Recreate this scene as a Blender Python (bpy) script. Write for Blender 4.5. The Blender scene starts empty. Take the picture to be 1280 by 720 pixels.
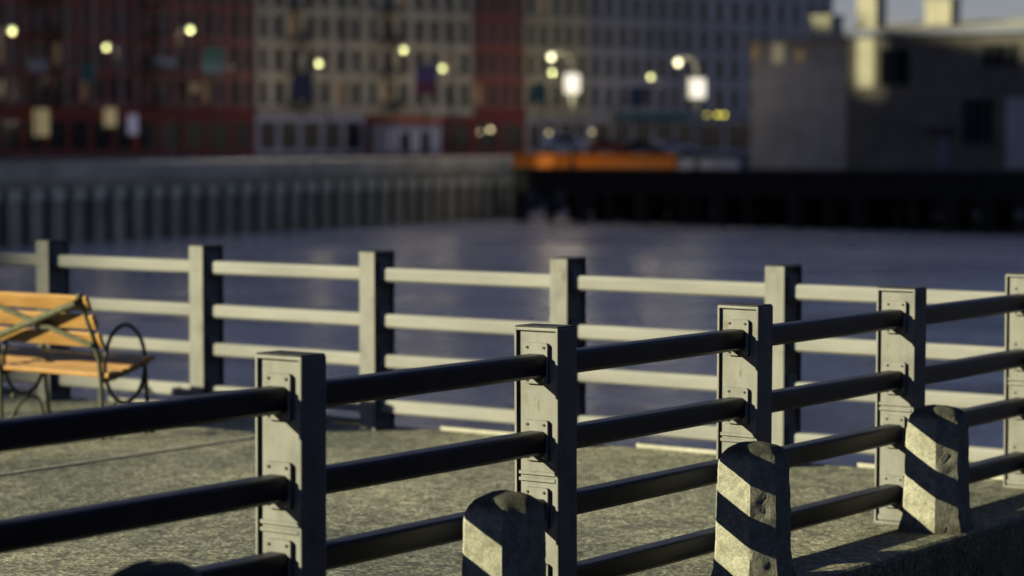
import bpy, bmesh, math, random
from mathutils import Vector, Matrix, noise
random.seed(7)
sc = bpy.context.scene
C = sc.collection
R = math.radians
# ------------------------------------------------------------------ camera
FPX, PITCH, CAMZ = 3013.8, 0.0611, 1.7856
cam = bpy.data.cameras.new('camera'); co = bpy.data.objects.new('camera', cam); C.objects.link(co)
co.location = (0, 0, CAMZ); co.rotation_euler = (math.pi/2 - PITCH, 0, 0)
cam.sensor_width = 36; cam.lens = 36*FPX/1280; cam.clip_end = 4000
cam.dof.use_dof = True; cam.dof.focus_distance = 9.4; cam.dof.aperture_fstop = 1.75
sc.camera = co
sc.render.engine = 'CYCLES'
sc.view_settings.view_transform = 'Standard'; sc.view_settings.look = 'None'; sc.view_settings.exposure = 0
try:
    sc.cycles.use_denoising = True
    sc.cycles.max_bounces = 6; sc.cycles.diffuse_bounces = 0
    sc.cycles.sample_clamp_indirect = 4
    sc.cycles.caustics_reflective = False; sc.cycles.caustics_refractive = False
except Exception: pass

def ray(u, v):                       # where the photograph's point looks, as a direction with y = 1
    x = (u-640)/FPX; z = -(v-360)/FPX
    c, s = math.cos(PITCH), math.sin(PITCH)
    y2 = c + z*s; z2 = z*c - s
    return Vector((x/y2, 1, z2/y2))
def at(u, D): return ray(u, 175.6).x*D
def zat(v, D): return CAMZ + ray(640, v).z*D

# ------------------------------------------------------------------ materials
def mat(name): 
    m = bpy.data.materials.new(name); m.use_nodes = True
    nt = m.node_tree; return m, nt, nt.nodes['Principled BSDF']
def nd(nt, t, **kw):
    n = nt.nodes.new(t)
    for k, v in kw.items():
        if k in n.inputs: n.inputs[k].default_value = v
        else: setattr(n, k, v)
    return n
def ramp(nt, fac, stops):
    r = nt.nodes.new('ShaderNodeValToRGB'); e = r.color_ramp.elements
    while len(e) < len(stops): e.new(0.5)
    for k, (p, c) in enumerate(stops):
        e[k].position = p; e[k].color = (*c, 1) if len(c) == 3 else c
    nt.links.new(fac, r.inputs['Fac']); return r.outputs['Color']
def mixc(nt, kind, fac, a, b):
    m = nt.nodes.new('ShaderNodeMix'); m.data_type = 'RGBA'; m.blend_type = kind
    for s, v in ((0, fac), (6, a), (7, b)):
        if hasattr(v, 'links'): nt.links.new(v, m.inputs[s])
        else: m.inputs[s].default_value = v if not isinstance(v, tuple) else (*v, 1)
    return m.outputs[2]
def coords(nt, kind='Object', scale=(1,1,1)):
    t = nt.nodes.new('ShaderNodeTexCoord')
    mp = nt.nodes.new('ShaderNodeMapping'); mp.inputs['Scale'].default_value = scale
    nt.links.new(t.outputs[kind], mp.inputs['Vector']); return mp.outputs['Vector']
def rcoords(nt, scale=(1,1,1)):
    t = nt.nodes.new('ShaderNodeTexCoord'); oi = nt.nodes.new('ShaderNodeObjectInfo')
    mu = nt.nodes.new('ShaderNodeVectorMath'); mu.operation = 'SCALE'; mu.inputs[3].default_value = 57.0
    cb = nt.nodes.new('ShaderNodeCombineXYZ')
    for i in range(3): nt.links.new(oi.outputs['Random'], cb.inputs[i])
    nt.links.new(cb.outputs[0], mu.inputs[0])
    mp = nt.nodes.new('ShaderNodeMapping'); mp.inputs['Scale'].default_value = scale
    nt.links.new(t.outputs['Object'], mp.inputs['Vector']); nt.links.new(mu.outputs[0], mp.inputs['Location']); return mp.outputs['Vector']
def nz(nt, vec, scale, detail=4, rough=.55):
    n = nd(nt, 'ShaderNodeTexNoise', Scale=scale, Detail=detail, Roughness=rough)
    nt.links.new(vec, n.inputs['Vector']); return n.outputs['Fac']
def bump(nt, bs, h, strength, dist):
    b = nd(nt, 'ShaderNodeBump', Strength=strength, Distance=dist)
    nt.links.new(h, b.inputs['Height']); nt.links.new(b.outputs['Normal'], bs.inputs['Normal']); return b
def simple(name, col, rough=.7, metal=0, var=.25, vs=3., bstr=.0, bs_scale=40, spec=.3, kind='Object', vscale=(1,1,1)):
    m, nt, b = mat(name)
    v = coords(nt, kind, vscale)
    f = nz(nt, v, vs, 5, .6)
    lo = tuple(c*(1-var) for c in col); hi = tuple(min(1, c*(1+var)) for c in col)
    nt.links.new(ramp(nt, f, [(.3, lo), (.7, hi)]), b.inputs['Base Color'])
    b.inputs['Roughness'].default_value = rough; b.inputs['Metallic'].default_value = metal
    b.inputs['Specular IOR Level'].default_value = spec
    if bstr: bump(nt, b, nz(nt, v, bs_scale, 4), bstr, .01)
    return m
def emit(name, col, strength):
    m, nt, b = mat(name)
    b.inputs['Base Color'].default_value = (*[c*.5 for c in col], 1)
    b.inputs['Emission Color'].default_value = (*col, 1)
    v = coords(nt, 'Object'); f = nz(nt, v, 2.5, 2)
    mr = nd(nt, 'ShaderNodeMapRange'); mr.inputs[3].default_value = strength*.75; mr.inputs[4].default_value = strength*1.25
    nt.links.new(f, mr.inputs[0]); nt.links.new(mr.outputs[0], b.inputs['Emission Strength'])
    return m

def paint_mat():
    m, nt, b = mat('grey painted steel')
    v = rcoords(nt)
    big = nz(nt, v, 6, 5, .65); vv = rcoords(nt, (22, 22, 3.)); st = nz(nt, vv, 1.2, 4)
    fine = nz(nt, v, 160, 3)
    rs = nz(nt, rcoords(nt, (16, 16, 5.)), 1.0, 6, .7)
    c = ramp(nt, big, [(.28, (.30, .295, .275)), (.5, (.40, .395, .37)), (.75, (.45, .44, .41))])
    c = mixc(nt, 'MULTIPLY', .5, c, ramp(nt, st, [(.3, (.72, .71, .68)), (.6, (1, 1, 1))]))
    c = mixc(nt, 'MULTIPLY', .35, c, ramp(nt, fine, [(.35, (.75, .75, .75)), (.6, (1, 1, 1))]))
    c = mixc(nt, 'MULTIPLY', .8, c, ramp(nt, rs, [(.62, (1, 1, 1)), (.70, (.62, .52, .38)), (.78, (.34, .24, .15))]))
    nt.links.new(c, b.inputs['Base Color'])
    nt.links.new(ramp(nt, big, [(.3, (.62,)*3), (.7, (.45,)*3)]), b.inputs['Roughness'])
    b.inputs['Specular IOR Level'].default_value = .3
    bump(nt, b, fine, .12, .004)
    return m
def rail_mat():
    m, nt, b = mat('grey painted rail steel')
    v = rcoords(nt, (1, .15, 1))
    big = nz(nt, v, 9, 5, .6); fine = nz(nt, rcoords(nt), 120, 3)
    c = ramp(nt, big, [(.3, (.37, .365, .35)), (.7, (.52, .51, .485))])
    c = mixc(nt, 'MULTIPLY', .3, c, ramp(nt, fine, [(.35, (.75, .75, .75)), (.6, (1, 1, 1))]))
    nt.links.new(c, b.inputs['Base Color']); b.inputs['Roughness'].default_value = .55
    b.inputs['Specular IOR Level'].default_value = .15
    bump(nt, b, fine, .08, .004); return m
def ground_mat(name, k=1.0):
    m, nt, b = mat(name)
    v = coords(nt, 'Object')
    vs = coords(nt, 'Object', (1, 1, 1))
    vor = nd(nt, 'ShaderNodeTexVoronoi', Scale=44.0); nt.links.new(vs, vor.inputs['Vector'])
    vor2 = nd(nt, 'ShaderNodeTexVoronoi', Scale=15.0); nt.links.new(vs, vor2.inputs['Vector'])
    big = nz(nt, v, .55, 5, .6); mid = nz(nt, v, 7, 6, .7); fine = nz(nt, v, 45, 5, .75)
    c = ramp(nt, fine, [(.32, (.06*k, .055*k, .045*k)), (.5, (.265*k, .265*k, .225*k)), (.68, (.55*k, .55*k, .48*k))])
    sep = nd(nt, 'ShaderNodeSeparateColor'); nt.links.new(vor.outputs['Color'], sep.inputs[0])
    peb = ramp(nt, sep.outputs[0], [(.0, (.35, .34, .33)), (.55, (.9, .88, .84)), (.9, (1.55, 1.5, 1.4))])
    c = mixc(nt, 'MULTIPLY', .75, c, peb)
    sep2 = nd(nt, 'ShaderNodeSeparateColor'); nt.links.new(vor2.outputs['Color'], sep2.inputs[0])
    c = mixc(nt, 'MULTIPLY', .45, c, ramp(nt, sep2.outputs[1], [(.1, (.45, .45, .45)), (.6, (1.1, 1.1, 1.08))]))
    c = mixc(nt, 'MULTIPLY', .7, c, ramp(nt, mid, [(.34, (.56, .57, .54)), (.62, (1.15, 1.14, 1.08))]))
    c = mixc(nt, 'MULTIPLY', .8, c, ramp(nt, big, [(.36, (.48, .51, .50)), (.62, (1.25, 1.2, 1.08))]))
    nt.links.new(c, b.inputs['Base Color'])
    nt.links.new(ramp(nt, mid, [(.3, (.5,)*3), (.7, (.85,)*3)]), b.inputs['Roughness'])
    b.inputs['Specular IOR Level'].default_value = .35
    h = nt.nodes.new('ShaderNodeMath'); h.operation = 'ADD'
    nt.links.new(fine, h.inputs[0]); nt.links.new(vor.outputs['Distance'], h.inputs[1])
    bump(nt, b, h.outputs[0], .55, .006)
    return m
def stone_mat(name):
    m, nt, b = mat(name)
    v0 = coords(nt, 'Object'); v = rcoords(nt)
    big = nz(nt, v, 7, 5, .65); fine = nz(nt, v, 95, 5, .75); mid = nz(nt, v, 28, 5, .7)
    vor = nd(nt, 'ShaderNodeTexVoronoi', Scale=85.0); nt.links.new(v, vor.inputs['Vector'])
    c = ramp(nt, fine, [(.3, (.45, .43, .34)), (.5, (.66, .64, .52)), (.7, (.84, .81, .67))])
    c = mixc(nt, 'MULTIPLY', .6, c, ramp(nt, big, [(.3, (.62, .63, .6)), (.65, (1.1, 1.08, 1.02))]))
    c = mixc(nt, 'MULTIPLY', .5, c, ramp(nt, vor.outputs['Distance'], [(.12, (.55, .55, .55)), (.3, (1, 1, 1))]))
    c = mixc(nt, 'MULTIPLY', .6, c, ramp(nt, mid, [(.38, (.6, .6, .58)), (.52, (1, 1, 1))]))
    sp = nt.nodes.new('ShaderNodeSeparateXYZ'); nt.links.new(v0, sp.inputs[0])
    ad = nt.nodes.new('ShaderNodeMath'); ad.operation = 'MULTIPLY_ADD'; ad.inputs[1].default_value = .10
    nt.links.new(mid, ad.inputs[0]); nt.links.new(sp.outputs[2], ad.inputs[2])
    c = mixc(nt, 'MULTIPLY', 1.0, c, ramp(nt, ad.outputs[0], [(.06, (.5, .5, .46)), (.13, (1, 1, 1)), (.545, (1, 1, 1)), (.59, (.2, .2, .2))]))  # top weathering, made darker to shade out a sunlit patch; foot darker too
    nt.links.new(c, b.inputs['Base Color']); b.inputs['Roughness'].default_value = .88
    b.inputs['Specular IOR Level'].default_value = .2
    h = nt.nodes.new('ShaderNodeMath'); h.operation = 'ADD'
    nt.links.new(fine, h.inputs[0]); nt.links.new(mid, h.inputs[1])
    bump(nt, b, h.outputs[0], .6, .008); return m
def wood_mat():
    m, nt, b = mat('varnished slat wood')
    v = coords(nt, 'Object', (1, 14, 14))
    g = nz(nt, v, 3.2, 6, .7); big = nz(nt, coords(nt, 'Object', (1, 3, 3)), 2.2, 4)
    c = ramp(nt, g, [(.3, (.52, .25, .075)), (.5, (.76, .42, .14)), (.72, (.90, .56, .22))])
    c = mixc(nt, 'MULTIPLY', .6, c, ramp(nt, big, [(.35, (.7, .66, .6)), (.65, (1.1, 1.08, 1.05))]))
    nt.links.new(c, b.inputs['Base Color']); b.inputs['Roughness'].default_value = .38
    b.inputs['Specular IOR Level'].default_value = .45
    bump(nt, b, g, .15, .003); return m
def water_mat():
    m, nt, b = mat('harbour water')
    v = coords(nt, 'Object', (1, 1, 1))
    n1 = nz(nt, coords(nt, 'Object', (.4, 1.3, 1)), .42, 5, .65); n2 = nz(nt, v, 1.5, 4, .6); n3 = nz(nt, coords(nt, 'Object', (.5, 1.6, 1)), .12, 4, .6)
    a = nt.nodes.new('ShaderNodeMath'); a.operation = 'MULTIPLY_ADD'; a.inputs[1].default_value = .35
    nt.links.new(n2, a.inputs[0]); nt.links.new(n1, a.inputs[2])
    b.inputs['Base Color'].default_value = (.88, .76, .68, 1); b.inputs['Metallic'].default_value = .75
    nt.links.new(ramp(nt, n3, [(.35, (.12,)*3), (.65, (.36,)*3)]), b.inputs['Roughness'])
    b.inputs['IOR'].default_value = 1.33; b.inputs['Specular IOR Level'].default_value = .5
    bump(nt, b, a.outputs[0], 1.0, 4.5); return m
def brick_mat(name, c1, c2, mortar, scale=1.0):
    m, nt, b = mat(name)
    v = coords(nt, 'Object')
    # bricks run in the wall plane: x along the wall, z up
    sep = nt.nodes.new('ShaderNodeSeparateXYZ'); cb = nt.nodes.new('ShaderNodeCombineXYZ')
    nt.links.new(v, sep.inputs[0]); nt.links.new(sep.outputs[0], cb.inputs[0]); nt.links.new(sep.outputs[2], cb.inputs[1])
    br = nd(nt, 'ShaderNodeTexBrick', Scale=scale)
    br.inputs['Color1'].default_value = (*c1, 1); br.inputs['Color2'].default_value = (*c2, 1); br.inputs['Mortar'].default_value = (*mortar, 1)
    br.inputs['Brick Width'].default_value = .22; br.inputs['Row Height'].default_value = .068; br.inputs['Mortar Size'].default_value = .01
    nt.links.new(cb.outputs[0], br.inputs['Vector'])
    big = nz(nt, v, .45, 5, .65)
    c = mixc(nt, 'MULTIPLY', .8, br.outputs['Color'], ramp(nt, big, [(.3, (.5, .5, .5)), (.7, (1.2, 1.15, 1.1))]))
    nt.links.new(c, b.inputs['Base Color']); b.inputs['Roughness'].default_value = .9
    return m

M = dict(
 paint=paint_mat(), rail=rail_mat(),
 cap_=simple('grimy dark post cap', (.055, .055, .058), .6, 0, .4, 30),  # dark colour stands in for shade on the post tops
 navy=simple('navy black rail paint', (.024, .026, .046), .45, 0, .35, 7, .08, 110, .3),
 bolt=simple('dark bolt steel', (.10, .095, .085), .45, .6, .3, 60),
 ground=ground_mat('exposed aggregate concrete', 1.62), kerb=ground_mat('worn kerb concrete', 1.05),
 lip=simple('pale kerb lip', (.72, .70, .60), .8, 0, .2, 8),
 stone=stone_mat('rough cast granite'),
 wood=wood_mat(), iron=simple('weathered green iron', (.16, .165, .10), .5, .0, .35, 25, .2, 90, .5),
 darkiron=simple('black iron', (.018, .019, .02), .45, .0, .3, 25, .1, 90, .4),
 water=water_mat(),
 red=brick_mat('deep red brick', (.44, .145, .115), (.34, .11, .09), (.34, .19, .16)),
 redd=brick_mat('dull brown red brick', (.56, .20, .15), (.44, .16, .12), (.42, .28, .22)),
 redtrim=simple('dark red painted trim', (.30, .065, .055), .6, 0, .25, 2),
 redp=simple('dusty pink brown stone', (.40, .235, .20), .9, 0, .3, .5),
 head=simple('pale pile head concrete', (.80, .72, .55), .9, 0, .3, .8),
 beige=simple('beige limestone', (.72, .64, .47), .9, 0, .28, .35),
 beiged=simple('sooty tan stone', (.64, .57, .43), .9, 0, .3, .35),
 olive=simple('olive drab stucco', (.62, .56, .36), .9, 0, .25, .35),
 grey=simple('blue grey stone', (.52, .50, .50), .9, 0, .28, .35),
 pale=simple('pale grey stone', (.60, .58, .60), .9, 0, .22, .35),
 shop=simple('lilac white shopfront paint', (.60, .585, .70), .7, 0, .15, .6),
 awn=simple('faded orange canvas', (.50, .17, .09), .9, 0, .2, 2),
 trim=simple('window frame paint', (.17, .165, .15), .6, 0, .2, 3),
 glass=simple('dark window glass', (.012, .014, .018), .08, 0, .4, .8, spec=.5),
 iron2=simple('fire escape iron', (.03, .03, .03), .6, 0, .3, 4),
 roof=simple('roofing felt', (.09, .09, .095), .9, 0, .3, .8),
 conc=simple('panelled grey concrete', (.40, .37, .36), .85, 0, .25, .5),
 darkbrick=brick_mat('dark tan brick', (.20, .182, .155), (.165, .15, .125), (.185, .172, .145)),
 coping=simple('blue grey metal coping', (.20, .21, .28), .5, .2, .15, 2),
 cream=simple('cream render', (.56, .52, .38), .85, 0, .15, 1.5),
 street=simple('asphalt street', (.055, .05, .046), .85, 0, .3, .4),
 cap=simple('weathered concrete cap', (.60, .535, .42), .9, 0, .3, .6),
 pile=simple('stained concrete piling', (.42, .375, .28), .9, 0, .4, .7, vscale=(1, 1, .35)),
 tar=simple('tarred timber', (.022, .02, .018), .8, 0, .4, 1.2),  # pier timber; also painted shade in the sea wall gaps
 orange=simple('orange barrier plastic', (1.0, .25, .02), .5, 0, .15, 2),
 pole=simple('dark lamp post paint', (.05, .055, .05), .5, 0, .25, 4),
 polel=simple('cream lamp post paint', (.55, .53, .40), .5, 0, .2, 4),
 globe=emit('lit globe glass', (.92, 1., .45), 2.9),
 globe2=emit('lit pale globe glass', (1, .95, .60), 3.8),
 lantern=emit('glowing lantern glass', (1, .93, .76), 1.25),
 warm=emit('warm lit window', (1, .80, .40), .18),
 warmd=emit('dim amber lit window', (1, .66, .30), .05),
 cool=emit('cool lit window', (.80, .75, 1.), .14),
 paleg=emit('pale lit window', (1, .86, .55), .12),
 warmb=emit('bright warm shop lamp', (1, .80, .42), 3.5),
 amber=emit('amber signal lens', (1, .86, .12), 4.0),
 teal=simple('teal sign face', (.09, .22, .20), .6, 0, .2, 2),
 teall=simple('pale teal sign face', (.22, .36, .36), .6, 0, .2, 2),
 purple=simple('purple banner cloth', (.26, .19, .36), .8, 0, .25, 1.5),
 blue=simple('navy banner cloth', (.10, .11, .17), .8, 0, .2, 1.5),
 pink=simple('dusty red banner cloth', (.42, .12, .16), .8, 0, .2, 1.5),
 greysign=simple('pale grey sign face', (.42, .42, .42), .7, 0, .2, 1.5),
 carw=simple('white car paint', (.62, .62, .68), .3, 0, .05, 1, spec=.5),
 card=simple('dark car paint', (.03, .035, .05), .3, 0, .1, 1, spec=.5),
 carr=simple('red car paint', (.38, .04, .04), .3, 0, .1, 1, spec=.5),
 tyre=simple('tyre rubber', (.02, .02, .02), .9, 0, .2, 6),
 block=simple('dark city stone', (.02, .02, .021), .9, 0, .3, .2),  # near black for the unseen light-blocking boxes
)
# ------------------------------------------------------------------ mesh builder
class MB:
    def __init__(s): s.v = []; s.f = []; s.m = []
    def add(s, vs, fs, mi=0, M4=None):
        o = len(s.v)
        s.v += [tuple(M4 @ Vector(v)) if M4 else tuple(v) for v in vs]
        s.f += [tuple(i+o for i in f) for f in fs]; s.m += [mi]*len(fs); return s
    def box(s, x0, x1, y0, y1, z0, z1, mi=0, M4=None):
        vs = [(x0,y0,z0),(x1,y0,z0),(x1,y1,z0),(x0,y1,z0),(x0,y0,z1),(x1,y0,z1),(x1,y1,z1),(x0,y1,z1)]
        return s.add(vs, [(3,2,1,0),(4,5,6,7),(0,1,5,4),(1,2,6,5),(2,3,7,6),(3,0,4,7)], mi, M4)
    def prism(s, prof, a, b, frame=None, mi=0, M4=None):
        """closed profile of (p,q) swept from a to b along an axis; frame(p,q,t) -> point"""
        n = len(prof); vs = [frame(p, q, a) for p, q in prof] + [frame(p, q, b) for p, q in prof]
        fs = [(i, (i+1) % n, n+(i+1) % n, n+i) for i in range(n)] + [tuple(range(n-1, -1, -1)), tuple(range(n, 2*n))]
        return s.add(vs, fs, mi, M4)
    def tube(s, pts, r, n=10, mi=0, closed=False, flat=None):
        pts = [Vector(p) for p in pts]; N = len(pts); rings = []
        up = Vector((.137, .31, .94))
        for i, p in enumerate(pts):
            a = pts[(i-1) % N] if (closed or i > 0) else p; b = pts[(i+1) % N] if (closed or i < N-1) else p
            t = (b-a).normalized(); x = t.cross(up)
            if x.length < .05: x = t.cross(Vector((1, 0, 0)))
            x.normalize(); y = x.cross(t).normalized()
            rr = r[i] if isinstance(r, (list, tuple)) else r
            rings.append([p + x*rr*math.cos(2*math.pi*k/n) + y*rr*math.sin(2*math.pi*k/n) for k in range(n)])
        vs = [v for q in rings for v in q]; fs = []
        for i in range(N if closed else N-1):
            j = (i+1) % N
            for k in range(n): fs.append((i*n+k, i*n+(k+1) % n, j*n+(k+1) % n, j*n+k))
        if not closed: fs += [tuple(range(n-1, -1, -1)), tuple(range((N-1)*n, N*n))]
        return s.add(vs, fs, mi)
    def sphere(s, c, r, nu=14, nv=9, mi=0, sz=1.):
        vs = [(c[0], c[1], c[2]-r*sz)]
        for j in range(1, nv):
            a = -math.pi/2 + math.pi*j/nv
            vs += [(c[0]+r*math.cos(a)*math.cos(2*math.pi*k/nu), c[1]+r*math.cos(a)*math.sin(2*math.pi*k/nu), c[2]+r*sz*math.sin(a)) for k in range(nu)]
        vs.append((c[0], c[1], c[2]+r*sz)); fs = []
        for k in range(nu): fs.append((0, 1+(k+1) % nu, 1+k))
        for j in range(nv-2):
            for k in range(nu): fs.append((1+j*nu+k, 1+j*nu+(k+1) % nu, 1+(j+1)*nu+(k+1) % nu, 1+(j+1)*nu+k))
        L = len(vs)-1; b = 1+(nv-2)*nu
        for k in range(nu): fs.append((b+k, b+(k+1) % nu, L))
        return s.add(vs, fs, mi)
    def build(s, name, mats, parent=None, smooth=False, bevel=0, seg=2, recalc=True):
        me = bpy.data.meshes.new(name); me.from_pydata(s.v, [], s.f)
        for mm in (mats if isinstance(mats, (list, tuple)) else [mats]): me.materials.append(mm)
        for p, mi in zip(me.polygons, s.m): p.material_index = mi
        if bevel or recalc:
            bm = bmesh.new(); bm.from_mesh(me)
            if bevel:
                es = [e for e in bm.edges if len(e.link_faces) == 2 and e.calc_face_angle(0) > .6]
                bmesh.ops.bevel(bm, geom=es, offset=bevel, segments=seg, profile=.5, affect='EDGES', clamp_overlap=True)
            bmesh.ops.recalc_face_normals(bm, faces=bm.faces); bm.to_mesh(me); bm.free()
        if smooth:
            for p in me.polygons: p.use_smooth = True
            try: me.set_sharp_from_angle(angle=R(38))
            except Exception: pass
        o = bpy.data.objects.new(name, me); C.objects.link(o)
        if parent: o.parent = parent
        return o
def tag(o, label=None, cat=None, group=None, kind=None):
    if label: o['label'] = label
    if cat: o['category'] = cat
    if group: o['group'] = group
    if kind: o['kind'] = kind
    return o
def thing(name, label, cat, loc=(0,0,0), rz=0, group=None):
    o = bpy.data.objects.new(name, None); C.objects.link(o); o.location = loc; o.rotation_euler = (0, 0, rz)
    o.empty_display_size = .2
    return tag(o, label, cat, group)
def dup(o, parent=None, loc=None, **kw):
    c = o.copy(); C.objects.link(c)
    if parent is not None: c.parent = parent
    if loc is not None: c.location = loc
    return c
def dup_tree(o, parent=None, loc=None):
    c = dup(o, parent, loc)
    for ch in [k for k in bpy.data.objects if k.parent == o]:
        dup_tree(ch, c)
    return c
def rrect(w, h, r, n=4):
    out = []
    for cx, cy, a0 in ((w/2-r, h/2-r, 0), (-w/2+r, h/2-r, 90), (-w/2+r, -h/2+r, 180), (w/2-r, -h/2+r, 270)):
        for k in range(n+1):
            a = R(a0+90*k/n); out.append((cx+r*math.cos(a), cy+r*math.sin(a)))
    return out

# ------------------------------------------------------------------ sun and sky
NAZ, FAZ, L = .6262, 2.1981, 1.4351
nearP = Vector((-.7139, 7.7026, 0)); ndir = Vector((math.sin(NAZ), math.cos(NAZ), 0)); nrt = Vector((ndir.y, -ndir.x, 0))
fdir = Vector((math.sin(FAZ), math.cos(FAZ), 0)); fnr = Vector((fdir.y, -fdir.x, 0))
corner = nearP + ndir*4*L
def NW(lat, t, z=0): return nearP + nrt*lat + ndir*t + Vector((0, 0, z))
def FW(n, s, z=0): return corner + fnr*n + fdir*s + Vector((0, 0, z))
tosun = (-nrt*1.55 - ndir*2.1 + Vector((0, 0, 1))).normalized()
SUNH = Vector((tosun.x, tosun.y, 0)).normalized(); TANE = tosun.z/math.hypot(tosun.x, tosun.y)
sun = bpy.data.lights.new('sun', 'SUN'); so = bpy.data.objects.new('sun', sun); C.objects.link(so)
sun.energy = 5.0; sun.angle = R(.53); sun.color = (1, .945, .62)
so.rotation_euler = tosun.to_track_quat('Z', 'Y').to_euler(); so.location = (-20, -10, 20)
w = bpy.data.worlds.new('World'); sc.world = w; w.use_nodes = True
nt = w.node_tree; bg = nt.nodes['Background']
sky = nt.nodes.new('ShaderNodeTexSky'); sky.sky_type = 'NISHITA'; sky.sun_disc = False
sky.sun_elevation = math.asin(tosun.z); sky.sun_rotation = math.atan2(tosun.x, tosun.y) % (2*math.pi)
sky.air_density = 1.0; sky.dust_density = .2; sky.ozone_density = 4.0
tint = nt.nodes.new('ShaderNodeMix'); tint.data_type = 'RGBA'; tint.blend_type = 'MULTIPLY'; tint.inputs[0].default_value = 1
tint.inputs[7].default_value = (1.0, .80, .88, 1)
nt.links.new(sky.outputs[0], tint.inputs[6]); nt.links.new(tint.outputs[2], bg.inputs['Color'])
bg.inputs['Strength'].default_value = .068

# ------------------------------------------------------------------ promenade, kerb, water
LEDGE = .42
def poly(name, pts, m, kind='structure', z=None, parent=None):
    b = MB(); b.add([tuple(p) for p in pts], [tuple(range(len(pts)))])
    o = b.build(name, m, parent); tag(o, kind=kind); return o
inner_n, inner_f = .105, -.105
g = MB(); Lx = 60
# promenade: corner wedge on the inside of both fences; a joint grid is cut with thin grooves in the slab
pc = nearP + ndir*(4*L) 
def PW(lat, t): return NW(lat, t)
c0 = NW(.105, 4*L+.105); c1 = NW(.105, -40); c2 = NW(-60, -40); c3 = NW(-60, 4*L+.105)
# strips parallel to the near fence, 2.4 m wide, with an open joint between them
J = 4.62; jw = .006
edges = [.105]
xk = -J
while xk > -60: edges.append(xk); xk -= 4.7
edges.append(-60)
for a, bb in zip(edges[:-1], edges[1:]):
    a2 = a - (jw if a != .105 else 0); b2 = bb + (jw if bb != -60 else 0)
    g.add([NW(a2, -40), NW(a2, 4*L+.105), NW(b2, 4*L+.105), NW(b2, -40)], [(0,1,2,3)])
    g.add([NW(a2, -40), NW(a2, 4*L+.105), NW(a2, 4*L+.105, -.03), NW(a2, -40, -.03)], [(0,1,2,3)])
    g.add([NW(b2, -40), NW(b2, 4*L+.105), NW(b2, 4*L+.105, -.03), NW(b2, -40, -.03)], [(0,1,2,3)])
g.add([NW(.105, -40, -.03), NW(.105, 4*L+.105, -.03), NW(-60, 4*L+.105, -.03), NW(-60, -40, -.03)], [(0,1,2,3)])
tag(g.build('pavement', M['ground'], recalc=False), kind='structure')
k = MB(); k.box(0, .02, -40, 4*L, .004, .009); o = k.build('pavement_strip', M['lip']); o.location = NW(-J, 0); o.rotation_euler = (0, 0, -NAZ); tag(o, kind='structure')
k = MB()
prof = [(.105, -.2), (.105, .012), (LEDGE-.02, .010), (LEDGE-.005, .003), (LEDGE, -.015), (LEDGE, -5.2), (.105, -5.2)]
k.prism(prof, -40, 4*L+LEDGE, lambda p, q, t: NW(p, t, q))
prof = [(.105, -.2), (.105, .004), (.15, .003), (.16, -.01), (.16, -5.2), (.105, -5.2)]
k.prism(prof, .105, -60, lambda p, q, t: FW(-p, t, q))
tag(k.build('kerb', M['kerb']), kind='structure')
k = MB()
for i in range(-7, 0): k.prism(rrect(.03, .03, .006, 2), i*L+.40, (i+1)*L-.10, lambda p, q, t: FW(-.135+p, t, q+.02))  # strips start late past each post, shaping in its shadow
tag(k.build('kerb', M['lip']), kind='structure')
b = MB(); b.add([(-900, -300, -5), (900, -300, -5), (900, 900, -5), (-900, 900, -5)], [(0,1,2,3)])
tag(b.build('water', M['water'], recalc=False), kind='structure')

# ------------------------------------------------------------------ the railings
PW_, PD, PH = .198, .1234, 1.1
RT = (1.004, .7196, .4696, .1894); RH, RWD = .085, .086
def post_mesh(recess=True):
    bm = bmesh.new(); bmesh.ops.create_cube(bm, size=1)
    for v in bm.verts: v.co = Vector((v.co.x*PW_, v.co.y*PD, (v.co.z+.5)*PH))
    bm.faces.ensure_lookup_table()
    for s in (-1, 1):
        f = [f for f in bm.faces if abs(f.normal.y-s) < .01][0]
        r = bmesh.ops.inset_region(bm, faces=[f], thickness=.015, depth=0)
        r2 = bmesh.ops.inset_region(bm, faces=[f], thickness=.002, depth=-.014)
    es = [e for e in bm.edges if len(e.link_faces) == 2 and abs(e.calc_face_angle(0)-math.pi/2) < .2 and all(abs(abs(v.co.x)-PW_/2) < 1e-5 or v.co.z > PH-1e-4 for v in e.verts) and not all(v.co.z < 1e-4 for v in e.verts)]
    es = [e for e in es if all(abs(abs(v.co.x)-PW_/2) < 1e-5 for v in e.verts) or all(v.co.z > PH-1e-4 for v in e.verts)]
    bmesh.ops.bevel(bm, geom=es, offset=.004, segments=2, profile=.5, affect='EDGES')
    bmesh.ops.recalc_face_normals(bm, faces=bm.faces)
    me = bpy.data.meshes.new('post'); bm.to_mesh(me); bm.free()
    b = MB(); b.add([v.co for v in me.vertices], [tuple(p.vertices) for p in me.polygons])
    for s in (-1, 1):                     # two cast ridges across each recessed panel, and a small foot flange
        for z in (.538, .562):
            y0, y1 = sorted((s*(PD/2-.0135), s*(PD/2-.004)))
            b.box(-PW_/2+.018, PW_/2-.018, y0, y1, z-.006, z+.006)
        y0, y1 = sorted((s*(PD/2-.0135), s*(PD/2-.006)))
        b.box(-PW_/2+.018, PW_/2-.018, y0, y1, .018, .04)
    return b
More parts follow.
